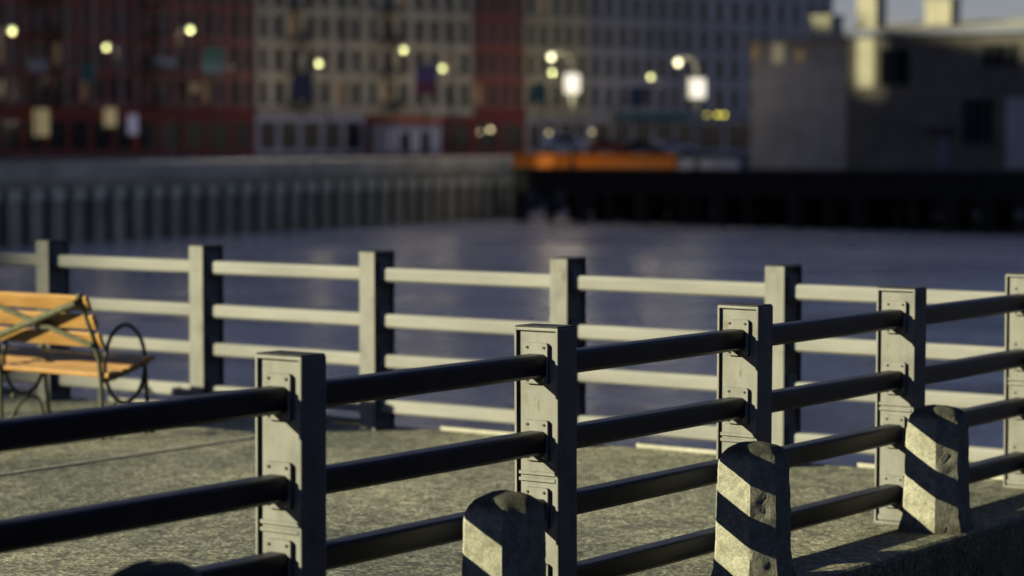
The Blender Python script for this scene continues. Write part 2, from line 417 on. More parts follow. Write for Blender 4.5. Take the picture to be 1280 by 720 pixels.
def plate_mb(s):
    b = MB()
    w_, h0, h1 = .108, -RH-.026, .040
    pr = rrect(w_, h1-h0, .010, 3); zc = (h0+h1)/2
    y0, y1 = s*(PD/2-.0138), s*(PD/2+.002)
    b.prism(pr, y0, y1, lambda p, q, t: (p, t, q+zc))
    for sx in (-1, 1):
        for z in (h1-.016, h0+.014):
            pr2 = [(.0062*math.cos(a*math.pi/4), .0062*math.sin(a*math.pi/4)) for a in range(8)]
            b.prism(pr2, s*(PD/2+.0015), s*(PD/2+.0065), lambda p, q, t: (p+sx*(w_/2-.017), t, q+z), mi=1)
    return b
post_src = post_mesh().build('post', M['paint'], smooth=False)
plate_a = plate_mb(-1).build('mounting_plate', [M['paint'], M['bolt']], bevel=.0015, seg=1)
plate_b = plate_mb(1).build('mounting_plate', [M['paint'], M['bolt']], bevel=.0015, seg=1)
rl = MB(); RP = [(-RWD/2, -RH/2+.012), (-RWD/2+.012, -RH/2), (RWD/2-.012, -RH/2), (RWD/2, -RH/2+.012)] + [(sx*(RWD/2-.016)+.016*math.cos(a), RH/2-.016+.016*math.sin(a)) for sx, a in [(1, math.pi*k/10) for k in range(6)] + [(-1, math.pi*k/10) for k in range(5, 11)]]
rl.prism(RP, PD/2-.001+.0, L-PD/2+.001, lambda p, q, t: (p, t, q))
rail_src = rl.build('rail', M['rail'], smooth=True)
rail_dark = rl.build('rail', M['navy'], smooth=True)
cb_ = MB(); cb_.box(-PW_/2+.003, PW_/2-.003, -PD/2+.003, PD/2-.003, PH-.001, PH+.006)
cap_src = cb_.build('post_cap', M['cap_'], bevel=.002, seg=1)  # thin dark lid added so the post tops look unlit
used = {'cap': False, 'post': False, 'a': False, 'b': False, 'rail': False, 'drail': False}  # 'cap' is the dark lid that shades the post tops
def put(src, key, parent, loc, rz=0):
    if not used[key]:
        used[key] = True; o = src
        o.parent = parent; o.location = loc
    else: o = dup(src, parent, loc)
    o.rotation_euler = (0, 0, rz)
    return o
near = thing('railing', '', 'railing', nearP, -NAZ)
near['label'] = 'dark rails and square posts with bolted panels, running beside the stone bollards'
far = thing('railing', 'pale sunlit railing along the water behind the wooden bench', 'railing', corner, -FAZ)
for kk in range(-2, 5):
    p = put(post_src, 'post', near, (0, kk*L, 0)); put(cap_src, 'cap', p, (0, 0, 0)); p.rotation_euler = (R(random.uniform(-.35, .35)), R(random.uniform(-.35, .35)), R(random.uniform(-.5, .5)))
    for zt in RT:
        if kk < 5: put(plate_a, 'a', p, (0, 0, zt))
        if kk < 4: put(plate_b, 'b', p, (0, 0, zt))
for kk in range(-2, 4):
    for zt in RT: put(rail_dark, 'drail', near, (0, kk*L, zt-RH/2))
for kk in range(-7, 0):
    p = put(post_src, 'post', far, (0, kk*L, 0)); put(cap_src, 'cap', p, (0, 0, 0))
    if kk > -7:
        for zt in RT:
            put(plate_a, 'a', p, (0, 0, zt)); put(plate_b, 'b', p, (0, 0, zt))
for kk in range(-7, 0):
    for zt in RT:
        o = put(rail_src, 'rail', far, (0, kk*L, zt-RH/2))
        if kk == -1: o.scale = (1, 1.0-.035/L*1.0, 1)

# ------------------------------------------------------------------ bollards
def bollard(lat, t, rz, label, seed):
    prof = [(0, 1.16), (.015, 1.15), (.04, 1.10), (.07, 1.045), (.11, 1.015), (.18, 1.0), (.26, .985), (.34, .97), (.42, .955), (.48, .945), (.52, .93), (.548, .90), (.566, .83), (.578, .70), (.586, .50), (.590, .3), (.592, .12)]
    hw, hl = .118, .125
    cs = {(-1, -1): .012, (1, -1): .078, (1, 1): .03, (-1, 1): .02}
    base = []
    pts = [(-hw+cs[(-1,-1)], -hl), (hw-cs[(1,-1)], -hl), (hw, -hl+cs[(1,-1)]), (hw, hl-cs[(1,1)]), (hw-cs[(1,1)], hl), (-hw+cs[(-1,1)], hl), (-hw, hl-cs[(-1,1)]), (-hw, -hl+cs[(-1,-1)])]
    n = len(pts)
    for i in range(n):
        a, c = Vector(pts[i]), Vector(pts[(i+1) % n]); k = max(2, int((c-a).length/.014))
        base += [a.lerp(c, j/k) for j in range(k)]
    N = len(base); vs = []
    zs = []
    for i in range(len(prof)-1):
        k = max(1, int((prof[i+1][0]-prof[i][0])/.016))
        for j in range(k):
            f = j/k; zs.append((prof[i][0]*(1-f)+prof[i+1][0]*f, prof[i][1]*(1-f)+prof[i+1][1]*f))
    zs.append(prof[-1])
    for z, s in zs:
        for q in base:
            r = q.length; rnd = max(0, (z-.53)/.06)
            q2 = q.lerp(q.normalized()*min(r, .125), min(.8, rnd))
            p = Vector((q2.x*s, q2.y*s, z*.962))
            d = noise.noise(p*14+Vector((seed*9., 0, 0)))*.0035 + noise.noise(p*45+Vector((0, seed*5., 0)))*.0022
            chip = noise.noise(p*22+Vector((3, seed, 8)))
            if chip > .42: d -= (chip-.42)*.035
            out = Vector((q2.x, q2.y, 0)).normalized()
            p += out*d*(1 if z < .55 else .5)
            if z > .5: p.z += noise.noise(p*18+Vector((seed, 2, 1)))*.006
            vs.append(p)
    fs = [(i*N+j, i*N+(j+1) % N, (i+1)*N+(j+1) % N, (i+1)*N+j) for i in range(len(zs)-1) for j in range(N)]
    fs.append(tuple((len(zs)-1)*N+j for j in range(N)))
    b = MB(); b.add(vs, fs)
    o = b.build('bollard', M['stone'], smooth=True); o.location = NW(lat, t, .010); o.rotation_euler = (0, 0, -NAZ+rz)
    return tag(o, label, 'bollard', 'stone bollards outside the railing')
LATB = .252
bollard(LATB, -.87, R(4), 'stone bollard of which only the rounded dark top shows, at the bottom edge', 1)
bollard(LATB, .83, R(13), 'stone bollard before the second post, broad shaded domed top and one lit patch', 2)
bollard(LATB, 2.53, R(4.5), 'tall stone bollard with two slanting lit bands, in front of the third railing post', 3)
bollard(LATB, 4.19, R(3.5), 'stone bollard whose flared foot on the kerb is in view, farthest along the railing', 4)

# ------------------------------------------------------------------ bench (local x along the seat, y towards the water)
bench_pos = FW(1.38, -5.30)
bench = thing('park_bench', 'wooden slat park bench with iron hoop armrests and crossed back straps, facing the water', 'bench', bench_pos, -FAZ+math.pi/2)
# local x = fdir, local y = away from camera (towards the water)
BL = 1.86; x1 = .05; x0 = x1-BL
def slat(name, c, wdt, thk, ang, x0=x0, x1=x1):
    b = MB(); pr = rrect(wdt, thk, .007, 3); ca, sa = math.cos(ang), math.sin(ang)
    b.prism(pr, x0, x1, lambda p, q, t: (t, p*ca-q*sa, p*sa+q*ca))
    o = b.build(name, M['wood'], bench, smooth=True); o.location = (0, c[0], c[1]); return o
for i, (y, z) in enumerate(((-.150, .825), (-.098, .712), (-.046, .60))):
    slat('back_slat', (y, z), .095, .026, R(90+24))
seatp = [(.025, .385, R(2)), (.083, .391, R(8)), (.141, .401, R(13)), (.199, .416, R(16)), (.257, .433, R(17)), (.315, .450, R(15)), (.37, .462, R(6))]
for y, z, a in seatp: slat('seat_slat', (y, z), .052, .03, a)
def frame_part(xf):
    b = MB(); b.tube([(xf, -.178, .865), (xf, -.13, .76), (xf, -.07, .62), (xf, -.02, .47), (xf, -.006, .33), (xf, -.004, 0)], .0145, 10)
    b.sphere((xf, -.178, .865), .024, 10, 7)
    rear = b.build('rear_leg', M['iron'], bench, smooth=True)
    b = MB(); b.tube([(xf, 0.195+.17*math.cos(2*math.pi*k/40), .44+.235*math.sin(2*math.pi*k/40)) for k in range(40)], .0125, 8, closed=True)
    b.build('hoop_armrest', M['darkiron'], bench, smooth=True)
    b = MB(); b.tube([(xf, .0, .35), (xf, .10, .36), (xf, .18, .38), (xf, .27, .405), (xf, .35, .428), (xf, .39, .437)], .013, 8)
    b.build('seat_bracket', M['darkiron'], bench, smooth=True)
    b = MB(); b.tube([(xf, .365, .40), (xf, .375, .25), (xf, .39, .1), (xf, .42, 0)], .014, 8)
    b.build('front_leg', M['darkiron'], bench, smooth=True)
    b = MB(); b.tube([(xf, .06, .0), (xf, .10, .09), (xf, .17, .165), (xf, .24, .19), (xf, .31, .165), (xf, .34, .09), (xf, .37, 0)], .012, 8)
    b.sphere((xf, .10, .20), .016, 8, 6)
    b.build('foot_arch', M['iron'], bench, smooth=True)
for xf in (0, -.88, -1.76): frame_part(xf)
for a in (0, -.88):
    for (p, q, dy, rr) in (((a, -.190, .83), (a-.88, -.095, .56), 0, .021), ((a, -.075, .57), (a-.88, -.185, .83), .012, .016)):
        b = MB(); P, Q = Vector(p), Vector(q); d = (Q-P).normalized(); off = Vector((0, -.012+dy*.8, 0))
        b.tube([P+off, P.lerp(Q, .5)+off, Q+off], rr, 8)
        b.build('cross_strap', M['iron'], bench, smooth=True)

# ------------------------------------------------------------------ far shore
WZ = -5.0; SZ = .45
wallA = Vector((at(0, 153), 153, 0)); wallB = Vector((at(648, 214), 214, 0)); wd = (wallB-wallA).normalized(); wn = Vector((-wd.y, wd.x, 0))
W0 = wallA - wd*45
shore = [W0, wallB, Vector((at(665, 240), 240, 0)), Vector((at(1290, 236), 236, 0)), Vector((120, 225, 0)), Vector((600, 225, 0)), Vector((600, 800, 0)), Vector((-600, 800, 0)), Vector((-600, W0.y, 0))]
b = MB(); n = len(shore); ins = [p.copy() for p in shore]
b.add([(p.x, p.y, SZ-.05) for p in shore], [tuple(range(n))])
tag(b.build('street', M['street'], recalc=False), kind='structure')
b = MB()
for p, q in zip(shore[1:5], shore[2:6]):
    b.add([(p.x, p.y, SZ-.05), (q.x, q.y, SZ-.05), (q.x, q.y, WZ-1), (p.x, p.y, WZ-1)], [(0,1,2,3)])
tag(b.build('shore', simple('dark quay stone', (.17, .165, .17), .9, 0, .4, .4), recalc=False), kind='structure')
b = MB(); p, q = Vector((at(1105, 234), 234, 0)), Vector((at(1330, 232), 232, 0))
b.add([(p.x, p.y, -3.3), (q.x, q.y, -3.3), (q.x, q.y-5, WZ-.2), (p.x, p.y-5, WZ-.2)], [(0,1,2,3)])
tag(b.build('shore', simple('pale sand bank', (.12, .10, .07), .9, 0, .3, .4), recalc=False), kind='structure')
wall = thing('sea_wall', 'long grey sea wall of upright round concrete pilings under a cap, across the water', 'sea wall', (W0.x, W0.y, 0), math.atan2(wd.y, wd.x))
WL = (wallB-W0).length
b = MB(); hd = MB(); PP = 2.15; x = 0.6
while x < WL:
    b.add([(x-.58, -.55, WZ-1), (x+.58, -.55, WZ-1), (x+.58, -.55, -1.36), (x-.58, -.55, -1.36)], [(0,1,2,3)], 0)
    for sx in (-1, 1):
        b.add([(x+sx*.58, -.55, WZ-1), (x+sx*.74, -.40, WZ-1), (x+sx*.74, -.40, -1.36), (x+sx*.58, -.55, -1.36)], [(0,1,2,3)], 0)
        b.add([(x+sx*.74, -.40, WZ-1), (x+sx*.74, .3, WZ-1), (x+sx*.74, .3, -1.36), (x+sx*.74, -.40, -1.36)], [(0,1,2,3)], 1)  # pile sides coloured dark as shade between the pilings
    hd.box(x-.68, x+.68, -.62, .3, -2.1, -1.345)
    x += PP
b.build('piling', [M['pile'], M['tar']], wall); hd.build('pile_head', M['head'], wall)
b = MB(); b.box(-.2, WL, .28, .8, WZ-1, -1.31); b.build('backing_wall', M['tar'], wall)  # dark colour deepens the shade behind the pilings
b = MB(); b.box(-.2, WL+.3, -.75, 1.2, -.85, .28); b.box(-.2, WL+.3, -.45, 1.0, -1.3, -.85); b.build('cap', M['cap'], wall, bevel=.06)
# -------- buildings
T0 = Vector((at(0, 230), 230, 0)); T1 = Vector((at(650, 265), 265, 0)); tdir = (T1-T0).normalized()
def on_line(u, P0, d):           # point of the building line seen at photo column u
    k = (u-640)/FPX/ (math.cos(PITCH)+0)  # horizontal tangent at the horizon
    k = ray(u, 175.6).x
    t = (k*P0.y - P0.x)/(d.x - k*d.y); return P0 + d*t
def facade_hit(u, v, P0, d):
    r = ray(u, v); t = (r.x*P0.y - P0.x)/(d.x - r.x*d.y); p = P0 + d*t
    return t, CAMZ + r.z*p.y
def window_mesh(w_, h_, glass, frame='trim', bars=True):
    b = MB(); fw = .09
    b.box(-w_/2, w_/2, .0, .06, 0, fw); b.box(-w_/2, w_/2, .0, .06, h_-fw, h_)
    b.box(-w_/2, -w_/2+fw, .0, .06, fw, h_-fw); b.box(w_/2-fw, w_/2, .0, .06, fw, h_-fw)
    b.box(-w_/2+fw, w_/2-fw, .0, .05, h_*.52-.04, h_*.52+.04)
    if bars: b.box(-.03, .03, .005, .045, fw, h_*.52-.04); b.box(-.03, .03, .005, .045, h_*.52+.04, h_-fw)
    b.add([(-w_/2+fw, .04, fw), (w_/2-fw, .04, fw), (w_/2-fw, .04, h_-fw), (-w_/2+fw, .04, h_-fw)], [(0,1,2,3)], 1)
    b.box(-w_/2-.12, w_/2+.12, -.32, -.0, -.14, 0)      # sill
    me_o = b.build('window', [M[frame], M[glass]], recalc=True); return me_o
def building(name, label, u0, u1, m, trim, H=24, ncol=8, first=4.4, storey=3.35, wfrac=.52, hfrac=.68, lit={}, depth=14, back=0, ground=None, skip=(), P0=T0, d=tdir, rows=None, winglass='glass', pier=False, group=None, base=SZ):
    A, B = on_line(u0, P0, d), on_line(u1, P0, d)
    Wd = (B-A).length; nn = Vector((-d.y, d.x, 0))
    A = A + nn*back
    root = thing(name, label, 'building', (A.x, A.y, base), math.atan2(d.y, d.x), group)
    rows = rows if rows is not None else int(min((H-first-.5)//storey, 5))
    cw = Wd/ncol; ww = cw*wfrac; wh = storey*hfrac; rec = .28
    b = MB()
    xs = [0]; zs = [first]
    holes = set()
    zs_list = [0, first]
    # wall front made of strips around real window openings
    b.add([(0, 0, 0), (Wd, 0, 0), (Wd, 0, first+.7), (0, 0, first+.7)], [(0,1,2,3)])
    zc = first+.7
    for r in range(rows):
        z0 = first + r*storey + .75; z1 = z0 + wh
        if z0 > zc: b.add([(0, 0, zc), (Wd, 0, zc), (Wd, 0, z0), (0, 0, z0)], [(0,1,2,3)])
        xc = 0
        for c in range(ncol):
            if (r, c) in skip or (None, c) in skip: continue
            xa = cw*(c+.5)-ww/2; xb = xa+ww
            b.add([(xc, 0, z0), (xa, 0, z0), (xa, 0, z1), (xc, 0, z1)], [(0,1,2,3)])
            b.add([(xa, 0, z0), (xa, rec, z0), (xa, rec, z1), (xa, 0, z1)], [(0,1,2,3)])
            b.add([(xb, 0, z0), (xb, rec, z0), (xb, rec, z1), (xb, 0, z1)], [(3,2,1,0)])
            b.add([(xa, 0, z1), (xb, 0, z1), (xb, rec, z1), (xa, rec, z1)], [(3,2,1,0)])
            b.add([(xa, 0, z0), (xb, 0, z0), (xb, rec, z0), (xa, rec, z0)], [(0,1,2,3)])
            b.add([(xa, rec+.05, z0), (xb, rec+.05, z0), (xb, rec+.05, z1), (xa, rec+.05, z1)], [(0,1,2,3)])
            xc = xb
        b.add([(xc, 0, z0), (Wd, 0, z0), (Wd, 0, z1), (xc, 0, z1)], [(0,1,2,3)])
        zc = z1
    b.add([(0, 0, zc), (Wd, 0, zc), (Wd, 0, H), (0, 0, H)], [(0,1,2,3)])
    b.add([(0, 0, 0), (0, depth, 0), (0, depth, H), (0, 0, H)], [(0,1,2,3)])
    b.add([(Wd, 0, 0), (Wd, depth, 0), (Wd, depth, H), (Wd, 0, H)], [(3,2,1,0)])
    b.add([(0, depth, 0), (Wd, depth, 0), (Wd, depth, H), (0, depth, H)], [(3,2,1,0)])
    b.add([(0, 0, H), (Wd, 0, H), (Wd, depth, H), (0, depth, H)], [(0,1,2,3)])
    b.build('wall', M[m], root, recalc=False)
    src = {}
    for r in range(rows):
        for c in range(ncol):
            if (r, c) in skip or (None, c) in skip: continue
            gname = lit.get((r, c), winglass)
            loc = (cw*(c+.5), rec-.06, first + r*storey + .75)
            if gname not in src:
                o = window_mesh(ww, wh, gname); src[gname] = o; o.parent = root; o.location = loc
            else: dup(src[gname], root, loc)
    for r in range(rows+1):
        z = first + r*storey
        b = MB(); b.box(-.02, Wd+.02, -.18, -.003, z+.12, z+.38); b.build('cornice', M[trim], root, bevel=.03, seg=1)
    b = MB(); b.box(-.03, Wd+.03, -.5, -.003, first-.35, first+.05)
    b.build('cornice', M[trim], root, bevel=.03, seg=1)
    if pier:
        for c in range(0, ncol+1, 2):
            b = MB(); x = min(max(cw*c, .22), Wd-.22); b.box(x-.22, x+.22, -.24, -.003, first+.06, first+rows*storey+.1)
            b.build('pilaster', M['redp' if trim == 'redtrim' else trim], root)
    return root, Wd, cw, A
def shopfront(root, Wd, n, m, h=3.95, glass='glass', doors=()):
    b = MB(); cw = Wd/n
    b.box(0, Wd, -.16, -.004, h-.7, h); b.box(0, Wd, -.14, -.004, 0, .35)
    for i in range(n+1):
        x = min(max(cw*i, .2), Wd-.2); b.box(x-.2, x+.2, -.2, -.004, .352, h-.702)
    b.build('shopfront', M[m], root)
    for i in range(n):
        b = MB(); xa, xb = cw*i+.22, cw*(i+1)-.22
        if i == n-1: xb = Wd-.42
        if i == 0: xa = .42
        gl = glass.get(i, 'glass') if isinstance(glass, dict) else glass
        b.add([(xa, -.03, .36), (xb, -.03, .36), (xb, -.03, h-.71), (xa, -.03, h-.71)], [(0,1,2,3)], 1)
        b.box(xa, xb, -.09, -.035, h*.62, h*.62+.08); b.box((xa+xb)/2-.04, (xa+xb)/2+.04, -.09, -.035, .36, h*.62)
        b.build('shop_window', [M['trim'], M[gl]], root, recalc=False)
def fire_escape(root, x0, x1, first, storey, rows):
    b = MB()
    for r in range(rows):
        z = first + r*storey + .3
        b.box(x0, x1, -1.25, -.19, z, z+.08)
        for x in (x0, x1): b.box(x-.03, x+.03, -1.25, -.19, z+.9, z+.96); b.box(x-.03, x+.03, -1.25, -1.19, z+.08, z+.96)
        b.box(x0, x1, -1.25, -1.19, z+.9, z+.96); b.box(x0, x1, -1.24, -1.2, z+.5, z+.54)
        k = int((x1-x0)/.22)
        for i in range(k+1):
            x = x0 + (x1-x0)*i/k; b.box(x-.015, x+.015, -1.235, -1.205, z+.08, z+.9)
        if r < rows-1:
            xa, xb = (x0+.3, x1-.5) if r % 2 else (x1-.3, x0+.5)
            b.tube([(xa, -.8, z+.1), (xb, -.8, z+storey)], .06, 6); b.tube([(xa, -.45, z+.1), (xb, -.45, z+storey)], .06, 6)
            for i in range(12):
                f = i/12; b.box(xa+(xb-xa)*f-.12, xa+(xb-xa)*f+.12, -.8, -.45, z+.1+(storey-.1)*f, z+.13+(storey-.1)*f)
    b.build('fire_escape', M['iron2'], root)

r_, Wd, cw, A = building('apartment_building', 'dark red brick apartment building at the end of the row, with bright yellow shop sign', -60, 168, 'red', 'redtrim', ncol=13, rows=4, lit={(1, 7): 'warmd', (0, 9): 'warmd', (1, 3): 'warmd'}, wfrac=.58, pier=True)
shopfront(r_, Wd, 8, 'redtrim', glass={})
fire_escape(r_, Wd*.42, Wd*.58, 4.4, 3.35, 4)
r_, Wd, cw, A = building('apartment_building', 'red brick apartment building with iron fire escape, beside the beige block', 168.5, 317, 'redd', 'redtrim', ncol=9, rows=4, lit={(3, 1): 'warmd', (0, 5): 'warmd'}, wfrac=.58, pier=True)
shopfront(r_, Wd, 5, 'redtrim')
fire_escape(r_, Wd*.02, Wd*.2, 4.4, 3.35, 4)
r_, Wd, cw, A = building('apartment_building', 'beige stone block above a lilac white shopfront, next to the red brick', 319, 455, 'beige', 'beiged', ncol=7, rows=4, lit={(2, 2): 'warmd', (0, 5): 'warmd'}, wfrac=.58, pier=True)
shopfront(r_, Wd, 5, 'shop', h=4.0)
fire_escape(r_, Wd*.28, Wd*.46, 4.4, 3.35, 4)
r_, Wd, cw, A = building('apartment_building', 'sooty tan stone block above the white kiosk with an orange awning', 456, 590, 'beiged', 'beige', ncol=7, rows=4, lit={(3, 2): 'warmd', (1, 5): 'warmd', (0, 1): 'warmd'}, wfrac=.58, pier=True)
shopfront(r_, Wd, 4, 'redtrim', h=3.9)
fire_escape(r_, Wd*.12, Wd*.30, 4.4, 3.35, 4)
r_, Wd, cw, A = building('apartment_building', 'narrow red brick building squeezed between tan and olive blocks', 591, 655, 'red', 'redtrim', ncol=4, rows=4, lit={(0, 0): 'warmd'}, wfrac=.62)
shopfront(r_, Wd, 2, 'redtrim')
r_, Wd, cw, A = building('apartment_building', 'olive drab building behind the first glowing lantern', 656, 735, 'olive', 'beiged', ncol=5, rows=4, lit={(3, 1): 'warmd'}, wfrac=.58)
shopfront(r_, Wd, 4, 'grey')
r_, Wd, cw, A = building('apartment_building', 'wide blue grey stone building between the two glowing lanterns', 736, 868, 'grey', 'grey', ncol=8, rows=4, wfrac=.62)
shopfront(r_, Wd, 5, 'grey')
r_, Wd, cw, A = building('apartment_building', 'pale grey tower with stacked blue bays, beside the pier warehouse', 869, 1040, 'pale', 'grey', ncol=9, rows=5, H=21.5, wfrac=.58)
shopfront(r_, Wd, 5, 'grey')

# kiosk in front of the tan block
kp = on_line(458, T0, tdir) - Vector((-tdir.y, tdir.x, 0))*4.2
kw = (on_line(524, T0, tdir)-on_line(458, T0, tdir)).length
kio = thing('kiosk', 'lilac white kiosk with two dark doorways and orange roof strip, before the tan block', 'kiosk', (kp.x, kp.y, SZ), math.atan2(tdir.y, tdir.x))
b = MB(); b.box(0, kw, 0, 3.2, 0, 3.1)
b.build('wall', M['shop'], kio, bevel=.04)
for xa in (.24, .62):
    b = MB(); b.box(kw*xa, kw*(xa+.17), -.05, -.004, .1, 2.3); b.build('doorway', M['glass'], kio)
b = MB(); b.box(-.1, kw+.1, -.35, 3.3, 3.103, 3.75); b.build('awning', M['awn'], kio, bevel=.05)

# -------- pier, shed, barriers
PA = Vector((at(640, 203), 203, 0)); PB = Vector((at(1420, 166), 166, 0)); pd = (PB-PA).normalized(); pn = Vector((-pd.y, pd.x, 0)); PL = (PB-PA).length
DZ = -.5
pier = thing('pier', 'dark timber pier on thick piles, carrying the warehouse over the water', 'pier', (PA.x, PA.y, 0), math.atan2(pd.y, pd.x))
b = MB(); b.box(0, PL, 0, 50, DZ-.5, DZ); b.build('deck', M['tar'], pier, bevel=.05)
b = MB(); b.box(0, PL, .1, .6, -2.5, DZ-.505); 
for y in (6, 12, 18, 26, 34): b.box(0, PL, y, y+.5, -2.4, DZ-.505)
b.build('fascia_beam', M['tar'], pier)
ps = None; px_ = [(on_line(u, PA, pd)-PA).length for u in (652, 688, 725, 763, 800, 855, 896, 935, 990, 1032, 1075, 1140, 1186, 1230, 1290, 1350)]
for i, x in enumerate(px_):
    for y in (.35, 6.25, 12.25, 18.25):
        if ps is None:
            q = MB(); q.tube([(0, 0, WZ-1.5), (0, 0, WZ+1), (0, 0, DZ-1.92)], [.42, .40, .38], 12); ps = q.build('pile', M['tar'], pier, smooth=True); o = ps
        else: o = dup(ps, pier)
        o.location = (x + (random.random()-.5)*.8 + y*.06, y, 0)
        if y == .35: f = 1.5 if i % 2 == 0 else .9; o.scale = (f, f, 1)
for i, (xa, xb) in enumerate(zip(px_[:-1], px_[1:])):
    b = MB(); xm = (xa+xb)/2 + (random.random()-.5)*.6
    b.tube([(xa, .95, -4.1), (xm, .95, -2.4)], .22, 6); b.tube([(xb, .95, -4.3), (xm, .95, -2.4)], .22, 6)
    b.build('brace', M['tar'], pier)
# orange barriers
OB = None; xs = 1.2
xe = (on_line(846, PA+pn*2.2, pd)-on_line(642, PA+pn*2.2, pd)).length
nB = 7; bl = xe/nB-.06
for i in range(nB):
    if OB is None:
        q = MB(); pr = [(-.30, 0), (.30, 0), (.30, .18), (.16, .42), (.13, 1.15), (-.13, 1.15), (-.16, .42), (-.30, .18)]
        q.prism(pr, 0, bl, lambda p, q_, t: (t, p, q_)); OB = q.build('traffic_barrier', M['orange'], bevel=.03); o = OB
    else: o = dup(OB)
    p = on_line(642, PA+pn*2.2, pd) + pd*(i*(bl+.06)); o.location = (p.x, p.y, DZ); o.rotation_euler = (0, 0, math.atan2(pd.y, pd.x))
    tag(o, 'orange plastic traffic barrier in the row along the pier edge', 'barrier', 'orange barriers in a row on the pier')
cb = None
for i in range(3):
    if cb is None:
        q = MB(); pr = [(-.32, 0), (.32, 0), (.32, .14), (.17, .36), (.12, .86), (-.12, .86), (-.17, .36), (-.32, .14)]
        q.prism(pr, 0, 1.9, lambda p, q_, t: (t, p, q_)); cb = q.build('concrete_barrier', M['pale'], bevel=.03); o = cb
    else: o = dup(cb)
    p = on_line(850, PA+pn*2.3, pd) + pd*(i*2.0); o.location = (p.x, p.y, DZ); o.rotation_euler = (0, 0, math.atan2(pd.y, pd.x))
    tag(o, 'pale concrete barrier block on the pier between the orange barriers and the warehouse', 'barrier', 'concrete barriers on the pier')

# warehouse on the pier: dark brick half and pale concrete half
def wall_on(root, P0, d, u0, v0, u1, v1, name, m, out=.06, base=DZ, bevel=0):
    t0, z1 = facade_hit(u0, v0, P0, d); t1, z0 = facade_hit(u1, v1, P0, d)
    b = MB(); b.box(t0, t1, -out, -.004, z0-base, z1-base); return b.build(name, M[m], root)
S0 = Vector((at(1058, 188), 188, 0)); sd = Vector((.80, -.60, 0)).normalized(); sn = Vector((.60, .80, 0))
SH = 9.75-DZ; SW = 26
shed = thing('warehouse', 'dark brick warehouse on the pier with a sunlit patch high on its wall', 'warehouse', (S0.x, S0.y, DZ), math.atan2(sd.y, sd.x))
b = MB(); b.box(0, SW, 0, 14, .003, SH); b.build('wall', M['darkbrick'], shed)
b = MB(); b.box(-.25, SW+.2, -.35, 14.2, SH+.003, SH+.5); b.build('coping', M['coping'], shed, bevel=.05)
b = MB(); b.add([(-.1, -.1, SH+.51), (SW, -.1, SH+.51), (SW, 7, SH+1.4), (-.1, 7, SH+1.4), (SW, 14, SH+.51), (-.1, 14, SH+.51)], [(0,1,2,3), (3,2,4,5), (0,3,5), (1,4,2)])
b.build('roof', M['cream'], shed, recalc=False)
for (u0, v0, u1, v1) in ((1100, 62, 1136, 106), (1230, 56, 1250, 82), (1252, 56, 1272, 82), (1204, 124, 1222, 180), (1225, 124, 1241, 180)):
    wn_ = wall_on(shed, S0, sd, u0, v0, u1, v1, 'window', 'glass', .05)
    t0, z1 = facade_hit(u0, v0, S0, sd); t1, z0 = facade_hit(u1, v1, S0, sd)
    q = MB(); z0 -= DZ; z1 -= DZ
    q.box(t0-.1, t1+.1, -.16, -.055, z0-.14, z0-.0); q.box(t0-.08, t1+.08, -.1, -.055, z1, z1+.1); q.box((t0+t1)/2-.05, (t0+t1)/2+.05, -.1, -.055, z0, z1)
    q.build('frame', M['trim'], wn_)
wall_on(shed, S0, sd, 1172, 164, 1186, 211, 'door', 'coping', .08)
wall_on(shed, S0, sd, 1160, 158, 1192, 163, 'canopy', 'roof', .9)
wall_on(shed, S0, sd, 1258, 122, 1300, 211, 'door', 'grey', .05)
wall_on(shed, S0, sd, 1071, 40, 1093, 110, 'wall_panel', 'cream', .07)  # cream panel added to colour in the sun patch on the brick
# roof blocks that catch the sun
def roof_block(root, u, D_off, wdt, dep, h, name, z0, m='cream', P0=S0, d=sd):
    t, _ = facade_hit(u, 40, P0, d)
    b = MB(); b.box(t-wdt/2, t+wdt/2, D_off, D_off+dep, z0, z0+h); b.box(t-wdt/2-.12, t+wdt/2+.12, D_off-.12, D_off+dep+.12, z0+h+.003, z0+h+.2)
    return b.build(name, M[m], root, bevel=.03, seg=1)
roof_block(shed, 1075, 1.0, 1.7, 1.7, 4.0, 'chimney', SH+.6)
roof_block(shed, 1163, 1.2, 2.2, 1.6, 1.9, 'roof_vent', SH+.8)
D0 = on_line(938, S0, sd) + sn*1.5
sd2 = Vector((.66, -.75, 0)).normalized()
S1 = Vector((at(938, 197), 197, 0)); S1e = on_line(1059, S1, sd2); SW2 = (S1e-S1).length
shed2 = thing('warehouse', 'pale grey concrete warehouse half with dim lit upper windows, joined to the dark brick one', 'warehouse', (S1.x, S1.y, DZ), math.atan2(sd2.y, sd2.x))
SH2 = 9.6-DZ
b = MB(); b.box(0, SW2-.05, 0, 12, .003, SH2); b.build('wall', M['conc'], shed2)
b = MB()
for i in range(1, 5): b.box(SW2*i/5-.04, SW2*i/5+.04, -.03, -.003, 0.1, SH2-.05)
for z in (3.4, 6.8): b.box(0.05, SW2-.1, -.028, -.003, z-.04, z+.04)
b.build('panel_joint', M['grey'], shed2)
b = MB(); b.box(-.4, SW2-.06, -.5, 12.2, SH2+.003, SH2+.5); b.build('coping', M['coping'], shed2, bevel=.05)
for (u0, v0, u1, v1, g_) in ((966, 52, 980, 78, 'paleg'), (994, 64, 1006, 76, 'warmd'), (940, 54, 948, 74, 'warmd')):
    wall_on(shed2, S1, sd2, u0, v0, u1, v1, 'window', g_, .05)
roof_block(shed2, 1005, 2.0, 2.0, 1.6, 1.6, 'roof_vent', SH2+.4, P0=S1, d=sd2)

